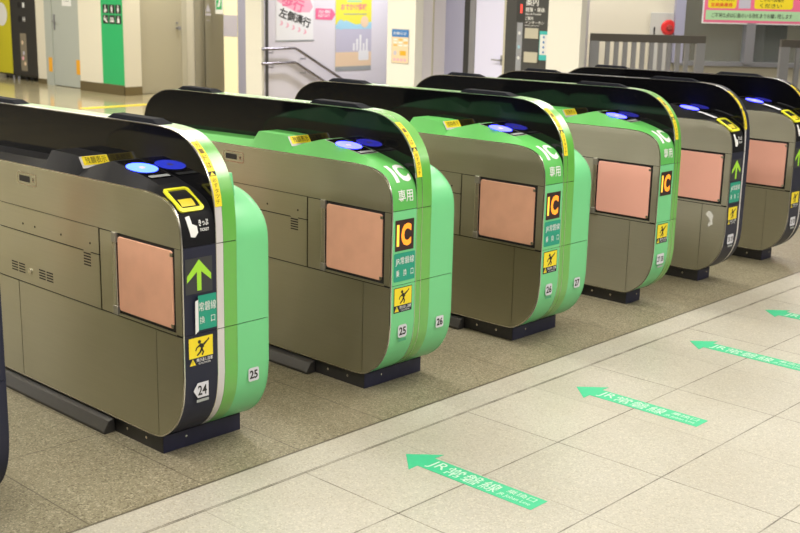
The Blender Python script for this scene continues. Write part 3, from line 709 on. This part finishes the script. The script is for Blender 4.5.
# cream column with notice
q = MB(); q.box((6.90, 5.17, 0), (7.02, 5.58, H), M['wallcream']); struct(q, 'trim_5')
q = MB(); q.box((7.02, 5.185, 0), (7.4, 5.58, H), M['walllilac']); q.box((7.185, 5.18, 0), (7.21, 5.19, H), M['frame']); struct(q, 'trim_6')
q = MB(); G = lambda e: fxt(6.90, e, 5.51); q.mapped(rrect(0, .873, .255, 1.238, .004), G(.003), M['greyprint']); q.mapped(rrect(.006, .88, .249, 1.232, .004), G(.004), M['peach'])
q.mapped(rect(.006, 1.155, .249, 1.232), G(.005), M['blue']); q.mapped(txt('お知らせ', .03, 1.178, .22, 1.21, .01), G(.006), M['white'])
for k in range(3):
    for j in range(3): q.mapped(rect(.03+j*.075, 1.06+k*.03, .085+j*.075, 1.074+k*.03), G(.005), M['tape'] if (k+j) % 3 == 0 else M['white'])
q.mapped(disc(.055, .985, .026, 14), G(.005), M['mauve']); q.mapped(rect(.125, .962, .215, 1.01), G(.005), M['tape'])
for k in range(4): q.mapped(rect(.03+k*.052, .90, .065+k*.052, .93), G(.005), M['pinkl'])
o = q.build('column_notice', origin=(6.897, 5.38, .875)); tag(o, 'small notice with a blue header on the cream column', 'notice')
# wall with steel panel, lilac door and dark information board
XW = 7.40
wallbox('wall_right', (XW+.02, 3.5, 0), (XW+.25, 5.20, H), 'walllilac')
q = MB(); q.box((XW, 4.915, 0), (XW+.02, 5.33, H), M['lavender']); struct(q, 'wall_lavender')
q = MB(); q.box((XW-.01, 4.845, 0), (XW+.02, 4.912, H), M['dark']); struct(q, 'trim_7')
r = empty('door_3', (XW, 4.6, 0), None, None); r['kind'] = 'structure'; o3 = (XW, 4.6, 0)
q = MB(); q.box((XW-.005, 4.765, 0), (XW+.02, 4.843, 2.3), M['alu']); q.box((XW-.02, 4.215, 0), (XW+.02, 4.365, 2.3), M['charcoal']); q.box((XW-.022, 4.34, 0), (XW+.0, 4.366, 2.3), M['frame']); q.build('door_frame', r, sub(o3))
q = MB(); q.box((XW, 4.37, .01), (XW+.02, 4.76, 2.2), M['lilacdoor']); leaf = q.build('door_leaf', r, sub(o3))
q = MB(); q.tube([(XW, 4.39, .952), (XW-.05, 4.39, .952), (XW-.05, 4.49, .955)], .008, M['alu']); q.box((XW-.006, 4.375, .90), (XW, 4.405, 1.0), M['alu']); q.build('door_handle', leaf, sub(o3))
r = empty('information_board', (XW, 3.98, 0), 'dark grey intercom board with white lettering beside the lilac door', 'board'); o3 = (XW, 3.98, 0)
q = MB(); q.box((XW-.02, 3.60, 0), (XW+.02, 4.214, H), M['charcoal']); bd = q.build('panel', r, sub(o3))
G = lambda e: fxt(XW-.02, e, 4.09)
q = MB(); q.mapped(rect(-.115, 1.355, -.005, 1.9), G(.002), M['dark']); q.mapped(txt('1', -.065, 1.44, -.042, 1.53, .05), G(.003), M['redlit']); q.build('led_sign', r, sub(o3))
q = MB(); q.mapped(rect(-.105, .40, -.025, 1.35), G(.003), M['glass']); q.mapped(rect(-.10, .40, -.03, 1.345), G(.002), M['mauve'])
for z, m in ((1.24, 'white'), (1.10, 'lightblue'), (.99, 'white')): q.mapped(disc(-.066, z, .018, 14), G(.004), M[m])
q.build('glass_strip', r, sub(o3))
q = MB()
for t, z0, z1, u1 in (('案内', 1.515, 1.60, .16), ('精算・乗換', 1.455, 1.50, .24), ('Fare & Transfer', 1.425, 1.445, .20), ('ご案内', 1.375, 1.41, .10), ('インターホン', 1.335, 1.365, .24), ('Interphone', 1.312, 1.326, .18)): q.mapped(txt(t, .0, z0, u1, z1, .01), G(.002), M['white'])
q.build('lettering', r, sub(o3))
for z in (1.19, .95):
    q = MB(); q.box((XW-.035, 3.91, z), (XW-.02, 4.08, z+.105), M['frame']); q.build('call_box', r, sub(o3), bevel=.003)
q = MB(); G2 = lambda e: fxt(XW-.02, e, 3.90); q.mapped(rect(0, .98, .12, 1.27), G2(.002), M['teal2']); q.mapped(rect(.008, 1.035, .112, 1.235), G2(.003), M['white'])
for k in range(4): q.mapped(disc(.055, 1.06+k*.05, .012, 12), G2(.004), M['blue'])
o = q.build('leaflet', origin=(XW-.022, 3.84, 1.0)); tag(o, 'small white and teal leaflet stuck on the dark intercom board', 'leaflet')
q = MB(); q.box((7.10, 3.215, 0), (7.19, 3.60, H), M['wallcream']); struct(q, 'trim_8')
# diagonal end wall of the concourse (office front)
hf = Vector((.73056706, .68284095, 0)); rr = Vector((.68284095, -.73056706, 0)); C0 = Vector((-2.23753651, -3.22537197, 0))
def dg(a, d, z): return tuple(C0 + rr*a + hf*d + Vector((0, 0, z)))      # a along the wall, d depth into it
def tdg(org): 
    o_ = Vector(org); return lambda a, d, z: tuple(Vector(dg(a, d, z)) - o_)
ident = lambda x, y, z: dg(x, y, z)
q = MB(); q.box((1.2, 13., 0), (2.68, 13.2, H), M['wallwarm']); struct(q, 'wall_end', tf=ident)
q = MB(); q.box((2.68, 13., 0), (2.98, 13.03, H), M['wallwarm']); struct(q, 'wall_corner', tf=ident)
q = MB(); q.box((2.985, 13.0, 0), (6.5, 13.2, .93), M['frame']); struct(q, 'wall_office', tf=ident)
r = empty('window_1', dg(4.0, 13.0, 0), None, None); r['kind'] = 'structure'; wo = dg(4.0, 13.0, 0); tw = tdg(wo)
q = MB()
for a0, a1 in ((2.955, 3.06), (3.74, 3.84), (5.3, 5.4)): q.box((a0, 12.90, .93), (a1, 13.06, H), M['lavender' if a0 < 3 else 'alu'])
q.box((2.98, 12.95, .90), (6.5, 13.05, .95), M['alu']); q.build('window_frame', r, tw)
q = MB(); q.box((3.08, 13.0, .95), (6.4, 13.008, H), M['glass']); q.build('window_pane', r, tw)
q = MB(); q.box((2.98, 15.0, 0), (7.5, 15.1, H), M['interior']); struct(q, 'wall_office_back', tf=ident)
o3 = dg(4.29, 13.8, 0); q = MB(); q.box((4.16, 13.6, 0), (4.42, 14.0, 1.75), M['dark']); o = q.build('cabinet', tf=tdg(o3), bevel=.01); o.location = o3; tag(o, 'dark cabinet standing behind the office window glass', 'cabinet')
# hydrant box on that wall
o3 = dg(2.83, 13.0, 1.0); r = empty('fire_alarm_box', o3, 'white fire hydrant cabinet with a red round lamp on the cream end wall', 'fire alarm'); tw = tdg(o3)
q = MB(); q.box((2.70, 12.965, .75), (2.952, 12.998, 1.465), M['cabinet']); bx_ = q.build('cabinet_body', r, tw, bevel=.004)
q = MB(); q.box((2.735, 12.96, 1.21), (2.752, 12.966, 1.31), M['ink']); q.build('cabinet_handle', r, tw)
q = MB(); n_ = 20; q.cyl((2.90, 12.966, 1.305), (0, -1, 0), .086, .03, M['red'], n_, .07); q.cyl((2.90, 12.937, 1.305), (0, -1, 0), .035, .03, M['redcap'], n_, .025); q.build('alarm_lamp', r, tw, smooth=30)
# grey railing in front of it
def railing(a0, a1, d0, d1, z, label, posts):
    o3 = dg((a0+a1)/2, (d0+d1)/2, 0); r = empty('railing', o3, label, 'railing', 'grey railings'); t0 = tdg(o3)
    tf = lambda a, d, zz: t0(a, d0+(d1-d0)*(a-a0)/(a1-a0)+d, zz)
    q = MB(); q.box((a0, -.03, z-.075), (a1, .03, z), M['railtop']); q.build('top_rail', r, tf)
    q = MB(); q.box((a0+.05, -.02, .12), (a1-.05, .02, .17), M['railgrey']); q.build('bottom_rail', r, tf)
    for a in (a0, a1-.085): q = MB(); q.box((a, -.032, 0), (a+.085, .032, z-.07), M['railgrey']); q.build('post', r, tf)
    n = posts; p0, p1 = a0+.085, a1-.085; stp = (p1-p0)/n
    for k in range(n-1): q = MB(); c = p0+stp*(k+1); q.box((c-.020, -.025, .17), (c+.020, .025, z-.07), M['railgrey']); q.build('baluster', r, tf)
railing(1.815, 2.918, 11.5, 11.42, 1.272, 'grey slatted railing with dark top rail in front of the cream end wall', 11)
railing(3.68, 4.9, 11.5, 11.4, 1.252, 'grey railing below the pink sign, only its end post visible', 12)
# pink sign on the office window
o3 = dg(3.9, 12.9, 1.4); t0 = tdg(o3); r = empty('hanging_sign', o3, 'pink sign board with yellow boxes on the office window', 'sign')
q = MB(); q.box((3.245, 12.90, 1.362), (5.2, 12.925, 2.25), M['white']); q.build('backing', r, t0)
q = MB(); G = lambda e: (lambda u, v: t0(u, 12.90-e, v))
q.mapped(rect(3.258, 1.376, 5.18, 2.23), G(.002), M['pinks']); q.mapped(rect(3.278, 1.402, 5.15, 1.506), G(.003), M['palegreen'])
q.mapped(txt('ご不明な点は係員のいる改札までお願い致します', 3.345, 1.428, 4.225, 1.478, .01), G(.004), M['ink'])
for u0, w_ in ((3.295, .31), (3.80, .42)): q.mapped(rrect(u0, 1.528, u0+w_, 2.1, .025), G(.003), M['yellow'])
for u0, a_, b_ in ((3.295, 'までの切符', '定期乗車券'), (3.83, 'こちらへお急ぎ', 'ください')):
    q.mapped(txt(a_, u0+.03, 1.605, u0+.29, 1.645, .01), G(.0045), M['ink']); q.mapped(txt(b_, u0+.03, 1.543, u0+.27, 1.585, .01), G(.0045), M['red' if u0 < 3.5 else 'ink'])
q.mapped(rect(3.63, 1.53, 3.76, 1.8), G(.003), M['mauve']); q.build('sign_face', r)
# vending machines
K_ = 1.0358
def vy(y): return -3.225+(y+3.225)*K_
def vz(z): return 1.62-(1.62-z)*K_
XV = 7.90
def vending(name, y0, y1, label, front, pieces):
    o3 = (XV+.2, (y0+y1)/2, 0); r = empty(name, o3, label, 'vending machine'); tf = sub(o3)
    q = MB(); q.box((XV+.02, y0, .07), (XV+.38, y1, 1.83), M['vend_b']); q.build('body', r, tf, bevel=.006)
    q = MB(); q.box((XV, y0+.005, .10), (XV+.02, y1-.005, 1.81), M[front]); fr_ = q.build('front_panel', r, tf, bevel=.004)
    for y in (y0+.06, y1-.1):
        for x in (XV+.05, XV+.30): q = MB(); q.cyl((x, y, 0), (0, 0, 1), .022, .072, M['alu'], 10); q.build('foot', r, tf)
    for nm, fn in pieces: q = MB(); fn(q); q.build(nm, fr_, tf)
def dial(y, z, t):
    return (('dial', lambda q: q.mapped(disc(vy(y), vz(z), .055, 18), fx(XV, .002), M['ink'])), ('dial_letter', lambda q: q.mapped(txt(t, 0, vz(z)-.04, .07, vz(z)+.04, .03), fxt(XV, .003, vy(y)-.11), M['white'])))
def showcase(q):
    q.mapped(rrect(vy(14.42), vz(.22), vy(14.62), vz(.83), .02), fx(XV, .002), M['interior'])
    for k, m in enumerate(('peach', 'pinkl', 'mauve', 'interior', 'peach')): q.mapped(disc(vy(14.52+.03*((k*5) % 3-1)), vz(.34+k*.085), .035, 12), fx(XV, .003), M[m])
vending('vending_machine', 14.66, vy(14.905), 'black vending machine front with round dials next to the yellow one', 'vend_b', (*dial(14.60, 1.285, '1'), *dial(14.60, 1.06, 'H'), ('showcase', showcase)))
vending('vending_machine', vy(14.915), vy(15.75), 'bright yellow vending machine front at the far corner', 'vend_y', (('disc_graphic', lambda q: q.mapped(disc(vy(15.20), vz(1.12), .20, 24), fx(XV, .002), M['white'])),))
# yellow tactile strip on the far floor
q = MB(); q.box((6.20, 10.50, 0), (8.4, 10.66, .004), M['yellow']); o = q.build('tactile_strip', origin=(7.3, 10.58, 0)); tag(o, 'long yellow guide strip on the shiny far floor before the pillar', 'floor strip')

# ------------------------------------------------------------------ light
def area(x, y, sx, sy, e, col=(1, .96, .88)):
    l = bpy.data.lights.new('ceiling_light', 'AREA'); l.shape = 'RECTANGLE'; l.size = sx; l.size_y = sy; l.energy = e; l.color = col
    o = bpy.data.objects.new('ceiling_light', l); COL.objects.link(o); o.location = (x, y, H-.04); return o
for x in (-4., -1., 2., 5.):
    for y in (-4.2, -1.2, 1.8, 4.8, 7.8, 10.8): area(x, y, .35, 2.2, 62 if x > 4 or y > 7 else 60 if y < 0 else 47)
for y in (12.6, 15.4): area(5.6, y, .35, 2.0, 60)
for x, y in ((8.5, 10.8),): area(x, y, .8, .8, 40)
for x, y in ((9.5, 7.4), ): area(x, y, 1.8, .4, 105, (.93, .92, 1))
for a, d in ((2.0, 12.2), (4.2, 12.0)): p = dg(a, d, 0); area(p[0], p[1], .4, 1.2, 34)
p = dg(4.4, 14.2, 0); area(p[0], p[1], .4, 1.0, 25)
w = bpy.data.worlds.new('station ambience'); SC.world = w; w.use_nodes = True
w.node_tree.nodes['Background'].inputs[0].default_value = (1, .97, .92, 1); w.node_tree.nodes['Background'].inputs[1].default_value = .16

# ------------------------------------------------------------------ camera
cam = bpy.data.cameras.new('camera'); co = bpy.data.objects.new('camera', cam); COL.objects.link(co); SC.camera = co
cam.sensor_width = 36; cam.lens = 1151.624/800*36; cam.clip_start = .05; cam.clip_end = 200
yaw, pitch, roll = R(46.93395387), R(13.38840398), R(1.2792383)
f = Vector((math.sin(yaw)*math.cos(pitch), math.cos(yaw)*math.cos(pitch), -math.sin(pitch)))
rt = f.cross(Vector((0, 0, 1))).normalized(); up = rt.cross(f)
r2 = rt*math.cos(roll)+up*math.sin(roll); u2 = -rt*math.sin(roll)+up*math.cos(roll)
co.matrix_world = Matrix(((r2.x, u2.x, -f.x, -2.23753651), (r2.y, u2.y, -f.y, -3.22537197), (r2.z, u2.z, -f.z, 1.62), (0, 0, 0, 1)))
cam.dof.use_dof = True; cam.dof.focus_distance = 4.6; cam.dof.aperture_fstop = 5.6
SC.view_settings.view_transform = 'Standard'; SC.view_settings.look = 'None'; SC.view_settings.exposure = 0.0; SC.view_settings.gamma = 1; SC.view_settings.use_curve_mapping = False
